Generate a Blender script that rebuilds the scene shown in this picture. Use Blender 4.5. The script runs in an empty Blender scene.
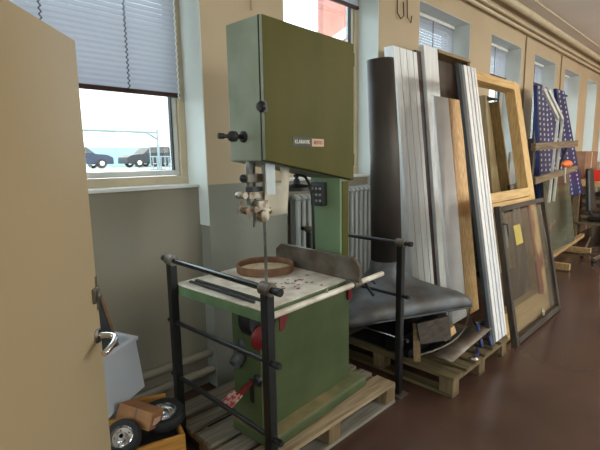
import bpy, bmesh, math, random
from mathutils import Vector, Matrix, Euler
random.seed(7)
scene = bpy.context.scene
COL = scene.collection
R = math.radians
PI = math.pi

# ------------------------------------------------------------------ materials
MATS = {}
def lin(c):
    return tuple(((x/12.92) if x <= 0.04045 else ((x+0.055)/1.055)**2.4) for x in (v/255.0 for v in c)) + (1.0,)

def mat(name, rgb, rough=0.6, metal=0.0, var=0.12, scale=8.0, bump=0.0, bscale=60.0, rgb2=None,
        trans=0.0, spec=0.5, alpha=1.0, coat=0.0, stretch=None, lo=0.35, hi=0.7, detail=4.0, emit=None):
    m = bpy.data.materials.new(name); m.use_nodes = True
    nt = m.node_tree; n = nt.nodes; l = nt.links
    b = n['Principled BSDF']
    b.inputs['Roughness'].default_value = rough
    b.inputs['Metallic'].default_value = metal
    b.inputs['Specular IOR Level'].default_value = spec
    b.inputs['Transmission Weight'].default_value = trans
    b.inputs['Alpha'].default_value = alpha
    b.inputs['Coat Weight'].default_value = coat
    c1 = lin(rgb)
    c2 = lin(rgb2) if rgb2 else tuple(max(0, v*(1-var*2.2)) for v in c1[:3]) + (1,)
    tc = n.new('ShaderNodeTexCoord'); mp = n.new('ShaderNodeMapping')
    l.new(tc.outputs['Object'], mp.inputs['Vector'])
    if stretch: mp.inputs['Scale'].default_value = stretch
    nz = n.new('ShaderNodeTexNoise'); nz.inputs['Scale'].default_value = scale; nz.inputs['Detail'].default_value = detail
    l.new(mp.outputs['Vector'], nz.inputs['Vector'])
    rp = n.new('ShaderNodeValToRGB')
    rp.color_ramp.elements[0].position = lo; rp.color_ramp.elements[1].position = hi
    rp.color_ramp.elements[0].color = c2; rp.color_ramp.elements[1].color = c1
    l.new(nz.outputs['Fac'], rp.inputs['Fac']); l.new(rp.outputs['Color'], b.inputs['Base Color'])
    if bump:
        nb = n.new('ShaderNodeTexNoise'); nb.inputs['Scale'].default_value = bscale
        l.new(mp.outputs['Vector'], nb.inputs['Vector'])
        bp = n.new('ShaderNodeBump'); bp.inputs['Strength'].default_value = bump; bp.inputs['Distance'].default_value = 0.01
        l.new(nb.outputs['Fac'], bp.inputs['Height']); l.new(bp.outputs['Normal'], b.inputs['Normal'])
    if emit:
        b.inputs['Emission Color'].default_value = lin(rgb); b.inputs['Emission Strength'].default_value = emit
    MATS[name] = m
    return m

def two_tone(name, low, high, z):
    m = mat(name, high, 0.55, var=0.05, scale=1.2, bump=0.15, bscale=30)
    nt = m.node_tree; n = nt.nodes; l = nt.links
    b = n['Principled BSDF']
    rp = [x for x in n if x.type == 'VALTORGB'][0]
    g = n.new('ShaderNodeNewGeometry'); s = n.new('ShaderNodeSeparateXYZ'); l.new(g.outputs['Position'], s.inputs[0])
    cmp_ = n.new('ShaderNodeMath'); cmp_.operation = 'GREATER_THAN'; cmp_.inputs[1].default_value = z
    l.new(s.outputs['Z'], cmp_.inputs[0])
    mx = n.new('ShaderNodeMix'); mx.data_type = 'RGBA'
    l.new(cmp_.outputs[0], mx.inputs['Factor']); mx.inputs[6].default_value = lin(low)
    l.new(rp.outputs['Color'], mx.inputs[7]); l.new(mx.outputs[2], b.inputs['Base Color'])
    return m

two_tone('wall_paint', (124,124,114), (186,166,136), 1.445)
mat('under_wall_paint', (140,132,116), 0.5, var=0.05, scale=1.0)
mat('reveal_white', (205,210,206), 0.5, var=0.04, scale=2)
mat('ceiling_paint', (236,226,216), 0.8, var=0.04, scale=1)
mat('floor_epoxy', (90,66,55), 0.24, var=0.18, scale=1.6, spec=0.5, bump=0.05, bscale=5, detail=8)
mat('far_wall', (176,128,92), 0.7, var=0.08, scale=1)
mat('door_cream', (188,168,134), 0.35, var=0.04, scale=0.9)
mat('frame_tan', (205,190,160), 0.4, var=0.05)
mat('sash_white', (225,226,222), 0.35, var=0.03)
mat('gasket', (30,32,34), 0.6)
mat('green_paint', (144,150,134), 0.42, var=0.10, scale=5, rgb2=(126,134,116), spec=.35)
mat('green_door', (88,82,26), 0.55, spec=.2, var=0.12, scale=4, rgb2=(74,74,22), stretch=(1,1,0.35))
mat('green_column', (124,148,114), 0.4, var=0.08, scale=4)
mat('green_base', (82,92,60), 0.5, spec=.25, var=0.15, scale=4, rgb2=(68,80,50))
mat('green_dusty', (150,132,92), 0.8, rgb2=(98,106,70), scale=7)
mat('seam_dark', (20,24,18), 0.7)
mat('table_dusty', (232,226,212), 0.55, rgb2=(186,174,156), scale=10, lo=0.3, hi=0.6)
mat('table_green', (104,130,92), 0.45, rgb2=(84,108,74), scale=9)
mat('steel', (150,148,142), 0.35, metal=0.8, var=0.2, scale=15)
mat('steel_worn', (128,122,114), 0.45, metal=0.5, rgb2=(96,84,72), scale=10)
mat('chrome', (215,215,215), 0.18, metal=1.0, var=0.05)
mat('brass_steel', (206,200,184), 0.4, metal=0.6, rgb2=(120,98,76), scale=22)
mat('black_paint', (22,22,23), 0.38, var=0.2, rgb2=(14,14,15), scale=20)
mat('glossy_black', (34,34,35), 0.2, metal=.3, spec=.8, var=.1)
mat('black_plastic', (20,20,21), 0.45, var=0.1)
mat('dark_grey_plastic', (58,60,62), 0.5)
mat('rubber', (26,26,27), 0.7, var=0.2)
mat('red_paint', (122,22,24), 0.45, var=0.15)
mat('pedal_red', (168,62,58), 0.6, rgb2=(196,160,150), scale=60, lo=0.45, hi=0.55)
mat('label_yellow', (206,184,84), 0.6)
mat('label_black', (48,48,24), 0.5)
mat('label_cream', (214,176,150), 0.6, var=0.05)
mat('label_white', (225,225,215), 0.6, var=0.02)
mat('label_brown', (140,70,48), 0.6)
mat('paper', (214,206,188), 0.8, var=0.08, scale=4)
mat('paper_film', (206,216,222), 0.4, var=0.05)
mat('ring_wood', (132,98,70), 0.6, rgb2=(100,70,50), scale=12)
mat('sawdust', (206,190,160), 0.9, rgb2=(170,120,84), scale=22, lo=0.3, hi=0.5, bump=0.5)
mat('rust_flakes', (150,82,52), 0.9)
mat('hood_metal', (104,110,116), 0.45, metal=0.25, rgb2=(74,70,66), scale=6, spec=0.5)
mat('tube_metal', (72,66,62), 0.55, metal=0.2, rgb2=(52,44,38), scale=5, stretch=(1,1,.3))
mat('radiator_grey', (170,172,170), 0.4, var=0.05)
mat('board_white', (236,238,240), 0.5, var=0.05, scale=5, rgb2=(216,218,220), stretch=(6,6,0.3))
mat('board_white_pink', (246,242,240), 0.5, var=0.05, scale=5)
mat('board_darkred', (58,26,22), 0.5)
mat('board_black', (38,40,42), 0.5)
mat('strip_pink', (160,92,92), 0.6)
mat('strip_grey', (110,118,124), 0.6)
mat('casing_brown', (156,134,94), 0.6, rgb2=(128,108,72), scale=6, stretch=(6,6,.4))
mat('casing_dark', (74,58,42), 0.6)
def wood(name, a, b, rough=0.6, axis='z', sc=9):
    st = {'x': (.35, 5, 5), 'y': (5, .35, 5), 'z': (5, 5, .35)}[axis]
    return mat(name, a, rough, rgb2=b, scale=sc, stretch=st, lo=0.35, hi=0.65, bump=0.15, bscale=30, detail=6)
wood('pine_z', (216,182,124), (194,152,92)); wood('pine_x', (216,182,124), (194,152,92), axis='x')
wood('ply_z', (226,188,136), (190,146,94), sc=14)
wood('pallet_x', (176,156,126), (128,108,82), 0.8, 'x'); wood('pallet_y', (112,98,62), (78,66,42), 0.8, 'y')
wood('pallet_xg', (142,136,122), (104,98,86), 0.8, 'x')
wood('pallet_block', (132,110,78), (100,80,54), 0.85, 'z')
wood('weathered', (72,60,48), (46,38,30), 0.75, 'z'); wood('weathered_x', (76,64,52), (48,40,32), 0.75, 'x')
mat('peeling', (244,210,152), 0.7, rgb2=(158,62,32), scale=5, lo=0.47, hi=0.53, stretch=(1,1,.6), detail=8)
wood('beam_wood', (176,146,100), (140,110,72), 0.7, 'x')
wood('rail_wood', (132,110,82), (92,74,54), 0.7, 'x')
wood('crate_wood', (196,142,62), (160,106,44), 0.6, 'x')
mat('cardboard', (160,112,70), 0.8, var=0.12, scale=14)
mat('cardboard_far', (150,112,86), 0.8)
mat('blue_panel', (16,34,96), 0.45, var=0.15)
mat('hole_white', (214,218,214), 0.5)
mat('bar_white', (206,206,200), 0.4)
mat('turquoise', (90,168,162), 0.6, var=0.1)
mat('orange', (236,118,36), 0.5)
mat('red_plastic', (206,42,24), 0.35, var=0.08)
mat('blue_tool', (30,48,112), 0.4)
mat('car_blue', (34,44,66), 0.3, metal=0.3); mat('car_grey', (70,82,92), 0.3, metal=0.3); mat('car_black', (28,32,40), 0.3, metal=.3)
mat('car_glass', (20,26,32), 0.1, spec=0.8)
mat('asphalt', (150,150,150), 0.9, scale=1.5); mat('grass', (96,124,52), 0.9, scale=3)
mat('band_blue', (120,146,170), 0.6, var=0.05); mat('fence_metal', (120,136,140), 0.5, metal=0.2)
mat('blue_inside', (110,130,190), 0.6)

def brick(name, a, b, mortar, sc=4.0):
    m = bpy.data.materials.new(name); m.use_nodes = True; nt = m.node_tree; n = nt.nodes; l = nt.links
    bs = n['Principled BSDF']; bs.inputs['Roughness'].default_value = 0.8
    tc = n.new('ShaderNodeTexCoord'); mp = n.new('ShaderNodeMapping'); mp.inputs['Rotation'].default_value = (R(90), 0, 0)
    bk = n.new('ShaderNodeTexBrick'); bk.inputs['Color1'].default_value = lin(a); bk.inputs['Color2'].default_value = lin(b)
    bk.inputs['Mortar'].default_value = lin(mortar); bk.inputs['Scale'].default_value = sc
    l.new(tc.outputs['Object'], mp.inputs[0]); l.new(mp.outputs[0], bk.inputs[0]); l.new(bk.outputs[0], bs.inputs['Base Color'])
    MATS[name] = m
brick('white_brick', (226,222,218), (216,212,206), (196,192,190), 1.2)
brick('red_brick', (168,86,74), (150,72,62), (190,170,160), 3.0)

def glass(name, tint=(235,240,238), alpha_mix=0.06, rough=0.0, dust=0.0, dcol=(120,120,104)):
    m = bpy.data.materials.new(name); m.use_nodes = True; nt = m.node_tree; n = nt.nodes; l = nt.links
    n.remove(n['Principled BSDF']); out = n['Material Output']
    tr = n.new('ShaderNodeBsdfTransparent'); tr.inputs[0].default_value = lin(tint)
    gl = n.new('ShaderNodeBsdfGlossy'); gl.inputs['Roughness'].default_value = 0.05 + rough
    fr = n.new('ShaderNodeLayerWeight'); fr.inputs['Blend'].default_value = 0.25
    nz = n.new('ShaderNodeTexNoise'); nz.inputs['Scale'].default_value = 3
    mm = n.new('ShaderNodeMath'); mm.operation = 'MULTIPLY_ADD'; mm.inputs[1].default_value = 0.45; mm.inputs[2].default_value = alpha_mix
    l.new(fr.outputs['Fresnel'], mm.inputs[0])
    mx = n.new('ShaderNodeMixShader'); l.new(mm.outputs[0], mx.inputs[0]); l.new(tr.outputs[0], mx.inputs[1]); l.new(gl.outputs[0], mx.inputs[2])
    last = mx
    if dust:
        df = n.new('ShaderNodeBsdfDiffuse'); df.inputs[0].default_value = lin(dcol)
        nz = n.new('ShaderNodeTexNoise'); nz.inputs['Scale'].default_value = 2.5; nz.inputs['Detail'].default_value = 5
        dm = n.new('ShaderNodeMath'); dm.operation = 'MULTIPLY'; dm.inputs[1].default_value = dust*2; l.new(nz.outputs['Fac'], dm.inputs[0])
        m2 = n.new('ShaderNodeMixShader'); l.new(dm.outputs[0], m2.inputs[0]); l.new(mx.outputs[0], m2.inputs[1]); l.new(df.outputs[0], m2.inputs[2]); last = m2
    l.new(last.outputs[0], out.inputs[0]); MATS[name] = m
glass('window_glass'); glass('dusty_glass', (245,245,240), 0.03, 0.2, .05); glass('dark_glass', (190,192,180), 0.20, 0.1, .38, (128,130,112))

def translucent(name, rgb, f=0.5, rough=0.6, transp=0.0, var=None):
    m = bpy.data.materials.new(name); m.use_nodes = True; nt = m.node_tree; n = nt.nodes; l = nt.links
    bs = n['Principled BSDF']; bs.inputs['Base Color'].default_value = lin(rgb); bs.inputs['Roughness'].default_value = rough
    tl = n.new('ShaderNodeBsdfTranslucent'); tl.inputs[0].default_value = lin(rgb)
    mx = n.new('ShaderNodeMixShader'); mx.inputs[0].default_value = f
    l.new(bs.outputs[0], mx.inputs[1]); l.new(tl.outputs[0], mx.inputs[2]); last = mx
    if transp:
        tp = n.new('ShaderNodeBsdfTransparent'); m2 = n.new('ShaderNodeMixShader'); m2.inputs[0].default_value = transp
        l.new(mx.outputs[0], m2.inputs[1]); l.new(tp.outputs[0], m2.inputs[2]); last = m2
    l.new(last.outputs[0], n['Material Output'].inputs[0]); MATS[name] = m
translucent('blind_slat', (176,180,190), 0.35)
translucent('bin_plastic', (236,238,242), 0.4, 0.35, 0.15)

# ------------------------------------------------------------------ mesh builder
class MB:
    def __init__(s): s.bm = bmesh.new()
    def poly(s, pts, faces):
        vs = [s.bm.verts.new(p) for p in pts]
        for f in faces:
            try: s.bm.faces.new([vs[i] for i in f])
            except ValueError: pass
        return s
    def box(s, a, b):
        (x0,y0,z0),(x1,y1,z1) = a,b
        return s.poly([(x0,y0,z0),(x1,y0,z0),(x1,y1,z0),(x0,y1,z0),(x0,y0,z1),(x1,y0,z1),(x1,y1,z1),(x0,y1,z1)],
            [(0,3,2,1),(4,5,6,7),(0,1,5,4),(1,2,6,5),(2,3,7,6),(3,0,4,7)])
    def hexa(s, p):   # 4 bottom, 4 top
        return s.poly(p, [(0,3,2,1),(4,5,6,7),(0,1,5,4),(1,2,6,5),(2,3,7,6),(3,0,4,7)])
    def prism(s, pts, ext):
        n = len(pts); e = Vector(ext)
        allp = [Vector(p) for p in pts] + [Vector(p)+e for p in pts]
        return s.poly(allp, [tuple(range(n))[::-1], tuple(range(n,2*n))] + [(i,(i+1)%n,n+(i+1)%n,n+i) for i in range(n)])
    def ring(s, c, ax, r, seg, up=None):
        ax = Vector(ax).normalized(); t = Vector(up) if up else (Vector((0,0,1)) if abs(ax.z) < .9 else Vector((1,0,0)))
        u = ax.cross(t).normalized(); v = ax.cross(u)
        return [s.bm.verts.new(Vector(c)+u*(r*math.cos(2*PI*i/seg))+v*(r*math.sin(2*PI*i/seg))) for i in range(seg)]
    def skin(s, rings, cap=True, closed=False):
        seg = len(rings[0])
        for a, b in zip(rings, rings[1:]):
            for i in range(seg):
                s.bm.faces.new((a[i], a[(i+1)%seg], b[(i+1)%seg], b[i]))
        if cap:
            s.bm.faces.new(rings[0][::-1]); s.bm.faces.new(rings[-1])
        return s
    def tube(s, pts, r, seg=10, cap=True):
        pts = [Vector(p) for p in pts]; rs = r if isinstance(r, (list, tuple)) else [r]*len(pts)
        rings = []
        d0 = (pts[1]-pts[0]).normalized(); up = Vector((0,0,1)) if abs(d0.z) < .9 else Vector((1,0,0))
        for i, p in enumerate(pts):
            d = (pts[min(i+1,len(pts)-1)] - pts[max(i-1,0)]).normalized()
            u = up - d*up.dot(d)
            if u.length < 1e-4: u = Vector((1,0,0))
            u.normalize(); v = d.cross(u); up = u
            rings.append([s.bm.verts.new(p+u*(rs[i]*math.cos(2*PI*k/seg))+v*(rs[i]*math.sin(2*PI*k/seg))) for k in range(seg)])
        return s.skin(rings, cap)
    def bar(s, p0, p1, w, h=None, up=(0,0,1)):
        h = h or w; p0 = Vector(p0); p1 = Vector(p1); d = (p1-p0).normalized(); up = Vector(up)
        if abs(d.dot(up)) > .98: up = Vector((0,1,0))
        sd = d.cross(up).normalized()*(w/2); u2 = sd.cross(d).normalized()*(h/2)
        return s.hexa([p0-sd-u2, p0+sd-u2, p1+sd-u2, p1-sd-u2, p0-sd+u2, p0+sd+u2, p1+sd+u2, p1-sd+u2])
    def lathe(s, prof, c=(0,0,0), ax=(0,0,1), seg=32, cap=False):
        ax = Vector(ax).normalized(); t = Vector((0,0,1)) if abs(ax.z) < .9 else Vector((1,0,0))
        u = ax.cross(t).normalized(); v = ax.cross(u); c = Vector(c); rings = []
        for r, h in prof:
            rings.append([s.bm.verts.new(c+ax*h+u*(r*math.cos(2*PI*i/seg))+v*(r*math.sin(2*PI*i/seg))) for i in range(seg)])
        return s.skin(rings, cap)
    def ball(s, c, r, sc=(1,1,1), n=12):
        m = Matrix.Translation(c) @ Matrix.Diagonal((*[r*k for k in sc], 1))
        bmesh.ops.create_uvsphere(s.bm, u_segments=n*2, v_segments=n, radius=1, matrix=m); return s
    def build(s, name, material, parent=None, world=False, bevel=0.0, smooth=False, solid=0.0, seg=2, angle=40):
        bmesh.ops.recalc_face_normals(s.bm, faces=s.bm.faces)
        if world and parent is not None:
            s.bm.transform(wm(parent).inverted())
        me = bpy.data.meshes.new(name); s.bm.to_mesh(me); s.bm.free()
        me.materials.append(MATS[material])
        if smooth:
            me.polygons.foreach_set('use_smooth', [True]*len(me.polygons))
            try: me.set_sharp_from_angle(angle=R(angle))
            except Exception: pass
        o = bpy.data.objects.new(name, me); COL.objects.link(o)
        if parent is not None: o.parent = parent
        if solid:
            md = o.modifiers.new('solid', 'SOLIDIFY'); md.thickness = solid; md.offset = 0
        if bevel:
            md = o.modifiers.new('bevel', 'BEVEL'); md.width = bevel; md.segments = seg; md.limit_method = 'ANGLE'; md.angle_limit = R(40)
        return o
def wm(o):
    m = o.matrix_basis.copy()
    while o.parent is not None:
        o = o.parent; m = o.matrix_basis @ m
    return m
def tag(o, label, cat, group=None, kind=None):
    o['label'] = label; o['category'] = cat
    if group: o['group'] = group
    if kind: o['kind'] = kind
    return o
def thing(name, label, cat, loc=(0,0,0), rotz=0.0, group=None):
    o = bpy.data.objects.new(name, None); o.empty_display_size = .1; COL.objects.link(o)
    o.location = loc; o.rotation_euler = (0,0,rotz)
    return tag(o, label, cat, group)
def struct(o): o['kind'] = 'structure'; return o
def copy_tree(o, parent=None):
    c = o.copy(); COL.objects.link(c)
    if parent is not None: c.parent = parent
    for ch in [x for x in COL.objects if x.parent == o]: copy_tree(ch, c)
    return c
def text_mesh(name, body, size, material, parent, loc, rot, extrude=0.0006, sx=1.0):
    cu = bpy.data.curves.new(name+'_c', 'FONT'); cu.body = body; cu.size = size; cu.extrude = extrude
    cu.align_x = 'CENTER'; cu.align_y = 'CENTER'; cu.offset = size*0.012
    t = bpy.data.objects.new(name+'_t', cu); COL.objects.link(t)
    bpy.context.view_layer.update()
    me = bpy.data.meshes.new_from_object(t.evaluated_get(bpy.context.evaluated_depsgraph_get()))
    bpy.data.objects.remove(t); me.materials.clear(); me.materials.append(MATS[material])
    o = bpy.data.objects.new(name, me); COL.objects.link(o); o.parent = parent
    o.location = loc; o.rotation_euler = rot; o.scale = (sx,1,1)
    return o

# ------------------------------------------------------------------ camera (principal axes solved from the vanishing points)
cam = bpy.data.cameras.new('camera'); co = bpy.data.objects.new('camera', cam); COL.objects.link(co)
fpx = 433.0
vz = Vector((347-300, 3100-225, fpx)).normalized()
dxx = 445.0; dyy = -(fpx*fpx + dxx*47)/2875.0
X = Vector((dxx, dyy, fpx)).normalized(); Z = -vz; Y = Z.cross(X)
rows = Matrix((X, Y, Z))
right = rows @ Vector((1,0,0)); down = rows @ Vector((0,1,0)); fwd = rows @ Vector((0,0,1))
mw = Matrix.Identity(4)
for i in range(3):
    mw[i][0] = right[i]; mw[i][1] = -down[i]; mw[i][2] = -fwd[i]
mw[2][3] = 1.6
co.matrix_world = mw
cam.sensor_width = 36; cam.lens = fpx/600*36; cam.clip_start = 0.05; cam.clip_end = 300
scene.camera = co

# ------------------------------------------------------------------ room shell
PY, UY, NY, OY = 2.485, 2.60, 2.75, 2.86     # pier face, wall under windows, window plane, outer face
SILL, HEAD, CEIL = 1.45, 3.20, 3.78
XL, XR, YB = -3.5, 14.6, -5.0
WIN = [(-1.55,-0.31), (0.38,1.589), (2.30,3.50), (4.21,5.397), (6.03,7.14), (7.72,8.82), (9.39,10.43), (11.05,11.90), (12.5,13.4)]
w = MB(); px = XL
for a, b in WIN + [(XR, None)]:
    w.box((px,PY,0),(a,OY,CEIL)); px = b
for a, b in WIN:
    w.box((a,UY,0),(b,OY,SILL-.02)); w.box((a,PY,HEAD),(b,OY,CEIL))
struct(w.build('wall_windows', 'wall_paint'))
w = MB()
for a, b in WIN: w.box((a,UY-.004,0),(b,UY,SILL-.02))
struct(w.build('trim_1', 'under_wall_paint'))
w = MB()
for a, b in WIN:
    for x0, x1 in ((a, a+.006), (b-.006, b)):
        w.box((x0,PY+.001,SILL),(x1,NY-.03,HEAD)); w.box((x0,PY+.001,SILL-.28),(x1,UY,SILL))
    w.box((a,PY+.001,HEAD-.006),(b,NY-.03,HEAD))
struct(w.build('trim_2', 'reveal_white'))
struct(MB().box((XL-.2,YB,-.12),(XR,OY,0)).build('floor', 'floor_epoxy'))
struct(MB().box((XL-.2,YB,CEIL),(XR+.2,OY+.2,CEIL+.2)).build('ceiling', 'ceiling_paint'))
struct(MB().box((XL-.2,YB-.2,-.12),(3.0,YB,CEIL)).box((12.5,YB-.2,-.12),(XR+.2,YB,CEIL)).box((3.0,YB-.2,-.12),(12.5,YB,1.1)).box((3.0,YB-.2,3.3),(12.5,YB,CEIL)).build('wall_back', 'wall_paint'))
bw = struct(MB().box((3.0,YB-.12,1.1),(12.5,YB-.05,1.17)).box((3.0,YB-.12,3.23),(12.5,YB-.05,3.3)).box((3.0,YB-.12,1.17),(3.07,YB-.05,3.23)).box((12.43,YB-.12,1.17),(12.5,YB-.05,3.23)).box((6.1,YB-.12,1.17),(6.2,YB-.05,3.23)).box((9.2,YB-.12,1.17),(9.3,YB-.05,3.23)).build('window_11', 'sash_white'))  # unseen window, added to bring cool daylight onto room-facing surfaces
MB().box((3.07,YB-.09,1.17),(12.43,YB-.085,3.23)).build('pane', 'window_glass', bw)
struct(MB().box((XL-.2,YB,0),(XL,PY,.9)).box((XL-.2,YB,3.4),(XL,PY,CEIL)).box((XL-.2,YB,.9),(XL,-3.6,3.4)).box((XL-.2,1.9,.9),(XL,PY,3.4)).build('wall_left', 'wall_paint'))
sw_ = struct(MB().box((XL-.12,-3.6,.9),(XL-.05,-3.52,3.4)).box((XL-.12,1.82,.9),(XL-.05,1.9,3.4)).box((XL-.12,-3.52,.9),(XL-.05,1.82,.98)).box((XL-.12,-3.52,3.32),(XL-.05,1.82,3.4)).box((XL-.12,-.9,.98),(XL-.05,-.82,3.32)).build('window_10', 'sash_white'))  # unseen window, added so daylight reaches the left-facing surfaces
MB().box((XL-.09,-3.52,.98),(XL-.085,1.82,3.32)).build('pane', 'window_glass', sw_)
struct(MB().box((XR,YB,-.12),(XR+.2,OY,CEIL)).build('wall_right', 'far_wall'))

for i, (a, b) in enumerate(WIN):
    r = struct(bpy.data.objects.new('window_%d' % (i+1), None)); COL.objects.link(r); r.location = (a, NY, SILL)
    W = b-a; H = HEAD-SILL
    f = MB(); t = .055
    f.box((0,-.03,0),(W,.06,t)).box((0,-.03,H-t),(W,.06,H)).box((0,-.03,t),(t,.06,H-t)).box((W-t,-.03,t),(W,.06,H-t))
    f.build('window_frame', 'frame_tan' if i in (0,1,2) else 'sash_white', r, bevel=.003)
    s2 = MB(); q = .035; o = t+.004
    s2.box((o,-.01,o),(W-o,.05,o+q)).box((o,-.01,H-o-q),(W-o,.05,H-o)).box((o,-.01,o+q),(o+q,.05,H-o-q)).box((W-o-q,-.01,o+q),(W-o,.05,H-o-q))
    s2.build('sash', 'sash_white', r, bevel=.004)
    g = o+q; gk = MB(); gw = .008
    gk.box((g,-.012,g),(g+gw,.02,H-g)).box((W-g-gw,-.012,g),(W-g,.02,H-g))
    gk.build('gasket', 'gasket', r)
    MB().box((g,.02,g),(W-g,.026,H-g)).build('pane', 'window_glass', r)
    MB().box((.0,-(NY-UY)-.02,-.022),(W,-.032,0)).build('window_sill', 'sash_white', r, bevel=.004)

# ------------------------------------------------------------------ venetian blinds
BL = [(1,2.03,'wide slatted blind half lowered in the window behind the cream door'),
      (2,2.99,'raised slatted blind at top of the window behind the green bandsaw'),
      (3,2.62,'slatted blind lowered behind the white boards leaning on the wall'),
      (4,2.76,'slatted blind with dark bottom rail seen above the empty pine window frame'),
      (5,2.84,'small slatted blind in the window above the blue perforated panels'),
      (6,2.80,'narrow slatted blind in the window right of the blue perforated panels')]
for wi, zb, lab in BL:
    a, b = WIN[wi]; r = thing('venetian_blind', lab, 'blind', (a+.07, NY-.075, zb), group='venetian blinds in the windows')
    W = b-a-.14; H = HEAD-.01-zb; m = MB(); k = 0.03; n = int((H-.04)/k)
    for j in range(n):
        z = .025+j*k
        m.poly([(0,-.006,z-.016),(W,-.006,z-.016),(W,.001,z+.0),(0,.001,z+.0),(W,.004,z+.017),(0,.004,z+.017)], [(0,1,2,3),(3,2,4,5)])
    m.build('slats', 'blind_slat', r)
    MB().box((0,-.016,-.01),(W,.016,.016)).build('bottom_rail', 'board_darkred', r, bevel=.003)
    MB().box((0,-.02,H-.035),(W,.02,H)).build('head_rail', 'sash_white', r)
    for fr in ((.26,.68) if wi == 1 else (.5,)):
        c = MB(); zz = .0; side = 1; pts = []
        while zz < H-.04:
            pts.append((W*fr+.007*side, -.02, zz)); zz += .015; side = -side
        c.tube(pts, .004, 5); c.build('ladder_cord', 'gasket', r)
    if wi == 1:
        c = MB(); zz = -.02
        pts = []; side = 1
        while zz < H-.04:
            pts.append((W-.02+.004*side, -.035, zz)); zz += .02; side = -side
        c.tube(pts, .005, 5); c.build('bead_chain', 'sash_white', r)

# ------------------------------------------------------------------ pipes along wall and ceiling
def pipe(label, pts, rad, m='frame_tan', group=None, smooth=True, name='wall_pipe'):
    o = MB().tube(pts, rad, 12).build(name, m, smooth=True); tag(o, label, 'pipe', group); return o
pipe('lowest thin pipe running along the window wall just under the ceiling', [(1.0,2.42,3.41),(14.5,2.42,3.41)], .022, name='heating_pipe')
pipe('thin pipe directly above the lowest pipe under the ceiling', [(1.0,2.42,3.49),(14.5,2.42,3.49)], .016, name='heating_pipe')
pipe('thick pale pipe highest along the window wall, below the ceiling', [(1.0,2.36,3.62),(14.5,2.36,3.62)], .05, name='heating_pipe')
pipe('thin pipe hung away from the wall below the ceiling', [(1.0,2.2,3.69),(14.5,2.2,3.69)], .014, name='heating_pipe')
for x, lab in ((7.28,'thin vertical conduit on the pier right of the third visible window from the right-hand boards'),(9.1,'thin vertical conduit on the pier behind the right end of the blue panels'),(1.99,'thin wall cable above left edge of green bandsaw')):
    pipe(lab, [(x,PY-.012,3.39 if x > 3 else 3.3),(x,PY-.012,2.3 if x > 3 else 2.62)], .009 if x > 3 else .004, 'casing_brown', name='conduit')
pipe('upper of two painted pipes at floor level behind the bandsaw', [(.1,2.55,.25),(3.45,2.55,.25)], .028, 'under_wall_paint', name='floor_pipe')
pipe('lower of two painted pipes at floor level behind the bandsaw', [(.1,2.52,.14),(3.45,2.52,.14)], .028, 'under_wall_paint', name='floor_pipe')
c = thing('wire_hook', 'small bent wire hook high on the pier above the tall white boards', 'hook', (3.95,PY-.01,3.05))
MB().tube([(3.78,PY-.012,3.2),(3.78,PY-.014,2.98),(3.82,PY-.03,2.93),(3.87,PY-.03,2.97),(3.88,PY-.014,3.1)], .006, 6).tube([(3.95,PY-.012,3.2),(3.95,PY-.02,2.97),(4.0,PY-.03,2.93),(4.03,PY-.02,3.0)], .006, 6).build('wire', 'casing_dark', c, world=True)

# ------------------------------------------------------------------ radiators
def radiator(x0, x1, z0, z1, lab):
    r = thing('radiator', lab, 'radiator', ((x0+x1)/2, 2.53, z0), group='grey column radiators under the windows')
    n = max(2, int(round((x1-x0)/.062))); m = MB()
    for k in range(n):
        x = x0 + (k+.5)*(x1-x0)/n
        for y in (2.50, 2.56):
            m.tube([(x,y,z0+.02),(x,y,z1-.03)], .022, 8)
        m.tube([(x,2.48,z1-.03),(x,2.50,z1-.008),(x,2.53,z1),(x,2.56,z1-.008),(x,2.58,z1-.03)], .026, 8)
        m.tube([(x,2.50,z0+.02),(x,2.56,z0+.02)], .024, 8)
    m.build('fins', 'radiator_grey', r, world=True, smooth=True)
    v = MB().tube([(x1,2.53,z0+.05),(x1+.05,2.53,z0+.05)], .014, 8).tube([(x1+.05,2.53,z0+.05),(x1+.05,2.53,.02)], .012, 8)
    v.build('supply_pipe', 'radiator_grey', r, world=True, smooth=True)
radiator(2.40, 2.92, .32, 1.30, 'grey ribbed radiator seen through the bandsaw throat left of its column')
radiator(3.02, 3.42, .32, 1.33, 'grey ribbed radiator between the bandsaw column and the dark steel tube')

# ------------------------------------------------------------------ open door at left
door = struct(bpy.data.objects.new('door_1', None)); COL.objects.link(door)
dx, dy = .652, .758
door.location = (.507-dx*.92, 1.513-dy*.92, .02); door.rotation_euler = (0,0,math.atan2(dy,dx))
MB().box((0,0,0),(.92,.042,1.962)).build('door_leaf', 'door_cream', door, bevel=.002)
MB().box((.905,-.0,1.08),(.925,.043,1.20)).build('lock_plate', 'steel_worn', door)
hx = .885
MB().lathe([(.0,0),(.024,0),(.026,.004),(.022,.010),(0,.011)], (hx,0,1.0), (0,-1,0), 24).build('rosette', 'chrome', door, smooth=True)
MB().tube([(hx,-.005,1.0),(hx+.001,-.03,1.001),(hx-.001,-.048,1.0),(hx-.010,-.062,.999),(hx-.026,-.069,.996),(hx-.05,-.071,.992),(hx-.08,-.068,.987),(hx-.105,-.060,.981)], .0105, 10).build('door_handle', 'chrome', door, smooth=True)
MB().tube([(hx,.04,1.0),(hx,.085,1.0),(hx+.003,.095,1.0),(hx-.02,.10,.999),(hx-.10,.10,.992)], .0095, 10).build('door_handle', 'chrome', door, smooth=True)
MB().box((.872,-.012,1.115),(.908,-.0002,1.165)).lathe([(0,0),(.013,0),(.013,.010),(0,.011)], (.888,-.012,1.14), (0,-1,0), 20).build('lock_cylinder', 'steel', door, smooth=True, bevel=.002)
MB().box((.80,-.0016,.20),(.88,-.0002,.34)).build('scuffed_patch', 'door_cream', door)
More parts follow.
